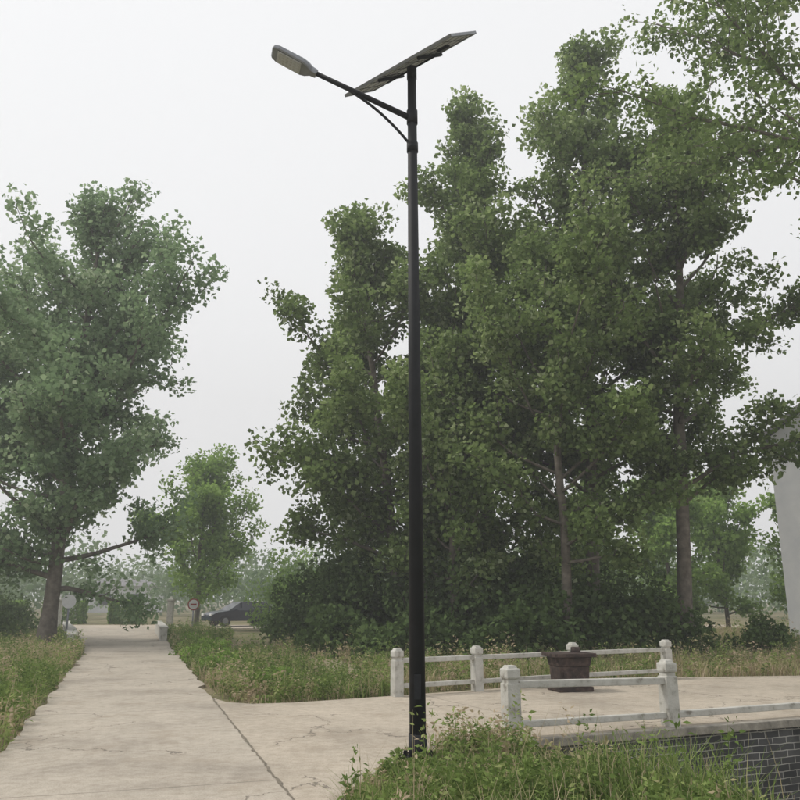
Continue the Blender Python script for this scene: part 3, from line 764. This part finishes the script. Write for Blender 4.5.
# ------------------------------------------------------------------ white two-storey house at right
h = empty("white_gable_house", (15.0, 32, 0)); h.rotation_euler[2] = math.radians(-30)
bm = bmesh.new()
wW, wD, eH, rH = 9.0, 10.0, 8.0, 11.2
g = [(0, 0), (wW, 0), (wW, eH), (wW / 2, rH), (0, eH)]
A = [bm.verts.new((x, 0, z)) for x, z in g]; Bv = [bm.verts.new((x, wD, z)) for x, z in g]
bm.faces.new(A); bm.faces.new(Bv[::-1])
for i in range(5): bm.faces.new((A[i], A[(i + 1) % 5], Bv[(i + 1) % 5], Bv[i]))
bmesh.ops.recalc_face_normals(bm, faces=bm.faces)
finish(bm, "walls", [M_WALLP], h)
bm = bmesh.new()
for s in (-1, 1):
    sl = math.atan2(rH - eH, wW / 2); Lr = math.hypot(rH - eH, wW / 2) + 0.4
    c0 = (wW / 2 + s * (wW / 4 + 0.16), wD / 2, (eH + rH) / 2)
    fs = box(bm, (0, 0, 0.09), (Lr, wD + 0.7, 0.14))
    vs = list({v for f in fs for v in f.verts})
    bmesh.ops.rotate(bm, verts=vs, cent=(0, 0, 0), matrix=Matrix.Rotation(s * sl, 3, 'Y'))
    bmesh.ops.translate(bm, verts=vs, vec=c0)
finish(bm, "roof", [M_ROOF], h)
bm = bmesh.new()
for z in (1.7, 5.0):
    for x in (2.6, 6.4):
        box(bm, (x, -0.02, z), (1.4, 0.06, 1.5), mi=0); box(bm, (x, -0.05, z), (1.2, 0.05, 1.3), mi=1)
        box(bm, (x, -0.08, z), (0.06, 0.03, 1.3), mi=0); box(bm, (x, -0.1, z - 0.8), (1.6, 0.18, 0.08), mi=0)
finish(bm, "windows", [M_WHITE, M_GLASS], h)
bm = bmesh.new(); box(bm, (4.5, -0.03, 1.1), (1.1, 0.08, 2.2)); finish(bm, "door", [M_RUST], h)
h2 = empty("low_village_house", (-39, 112, 0))
bm = bmesh.new(); box(bm, (0, 0, 1.7), (12, 6, 3.4)); finish(bm, "walls", [M_WALLP], h2)
bm = bmesh.new(); box(bm, (0, 0, 3.9), (13, 7, 1.0), taper=0.5); finish(bm, "roof", [M_ROOF], h2)
bm = bmesh.new()
for x in (-4, 0, 4): box(bm, (x, -3.03, 1.7), (1.6, 0.1, 1.4))
finish(bm, "windows", [M_GLASS], h2)

# ------------------------------------------------------------------ haze (real homogeneous air volume)
m, nt, out = newmat("haze_air")
vs_ = nt.nodes.new("ShaderNodeVolumeScatter"); vs_.inputs["Density"].default_value = 0.003
vs_.inputs["Color"].default_value = (0.97, 0.985, 1, 1); vs_.inputs["Anisotropy"].default_value = 0.2
nt.links.new(vs_.outputs[0], out.inputs["Volume"])
bm = bmesh.new(); box(bm, (0, 80, 25), (500, 300, 70)); finish(bm, "haze", [m])

# ------------------------------------------------------------------ light
w = bpy.data.worlds.new("World"); scene.world = w; w.use_nodes = True
nt = w.node_tree
for n in list(nt.nodes): nt.nodes.remove(n)
out = nt.nodes.new("ShaderNodeOutputWorld"); bg = nt.nodes.new("ShaderNodeBackground")
sky = nt.nodes.new("ShaderNodeTexSky"); sky.sky_type = 'NISHITA'; sky.sun_disc = False
SUN_EL, SUN_AZ = math.radians(52), math.radians(-85)
sky.sun_elevation = SUN_EL; sky.sun_rotation = SUN_AZ; sky.dust_density = 4; sky.air_density = 1.0
hs = nt.nodes.new("ShaderNodeHueSaturation"); hs.inputs["Saturation"].default_value = 0.12; hs.inputs["Value"].default_value = 1.1
nt.links.new(sky.outputs[0], hs.inputs["Color"])
mx = mixc(nt, 0.86, hs.outputs[0], (10.8, 10.9, 11.1))
nt.links.new(mx, bg.inputs[0]); bg.inputs[1].default_value = 0.1
nt.links.new(bg.outputs[0], out.inputs[0])
sl = bpy.data.lights.new("sun", 'SUN'); sl.energy = 2.3; sl.angle = math.radians(14); sl.color = (1, 0.95, 0.87)
so = link(bpy.data.objects.new("sun", sl))
sd = Vector((math.sin(SUN_AZ) * math.cos(SUN_EL), math.cos(SUN_AZ) * math.cos(SUN_EL), math.sin(SUN_EL)))
so.rotation_euler = sd.to_track_quat('Z', 'Y').to_euler()
so.location = (0, 0, 30)

cam = bpy.data.cameras.new("camera"); cam.sensor_width = 36; cam.lens = 36; cam.clip_end = 3000; cam.clip_start = 0.05
co = link(bpy.data.objects.new("camera", cam)); co.location = (0, 0, 1.6)
co.rotation_euler = (math.radians(90 + 14.04), 0, 0)
scene.camera = co
scene.view_settings.view_transform = 'Standard'; scene.view_settings.look = 'None'
scene.view_settings.exposure = 0; scene.view_settings.gamma = 1
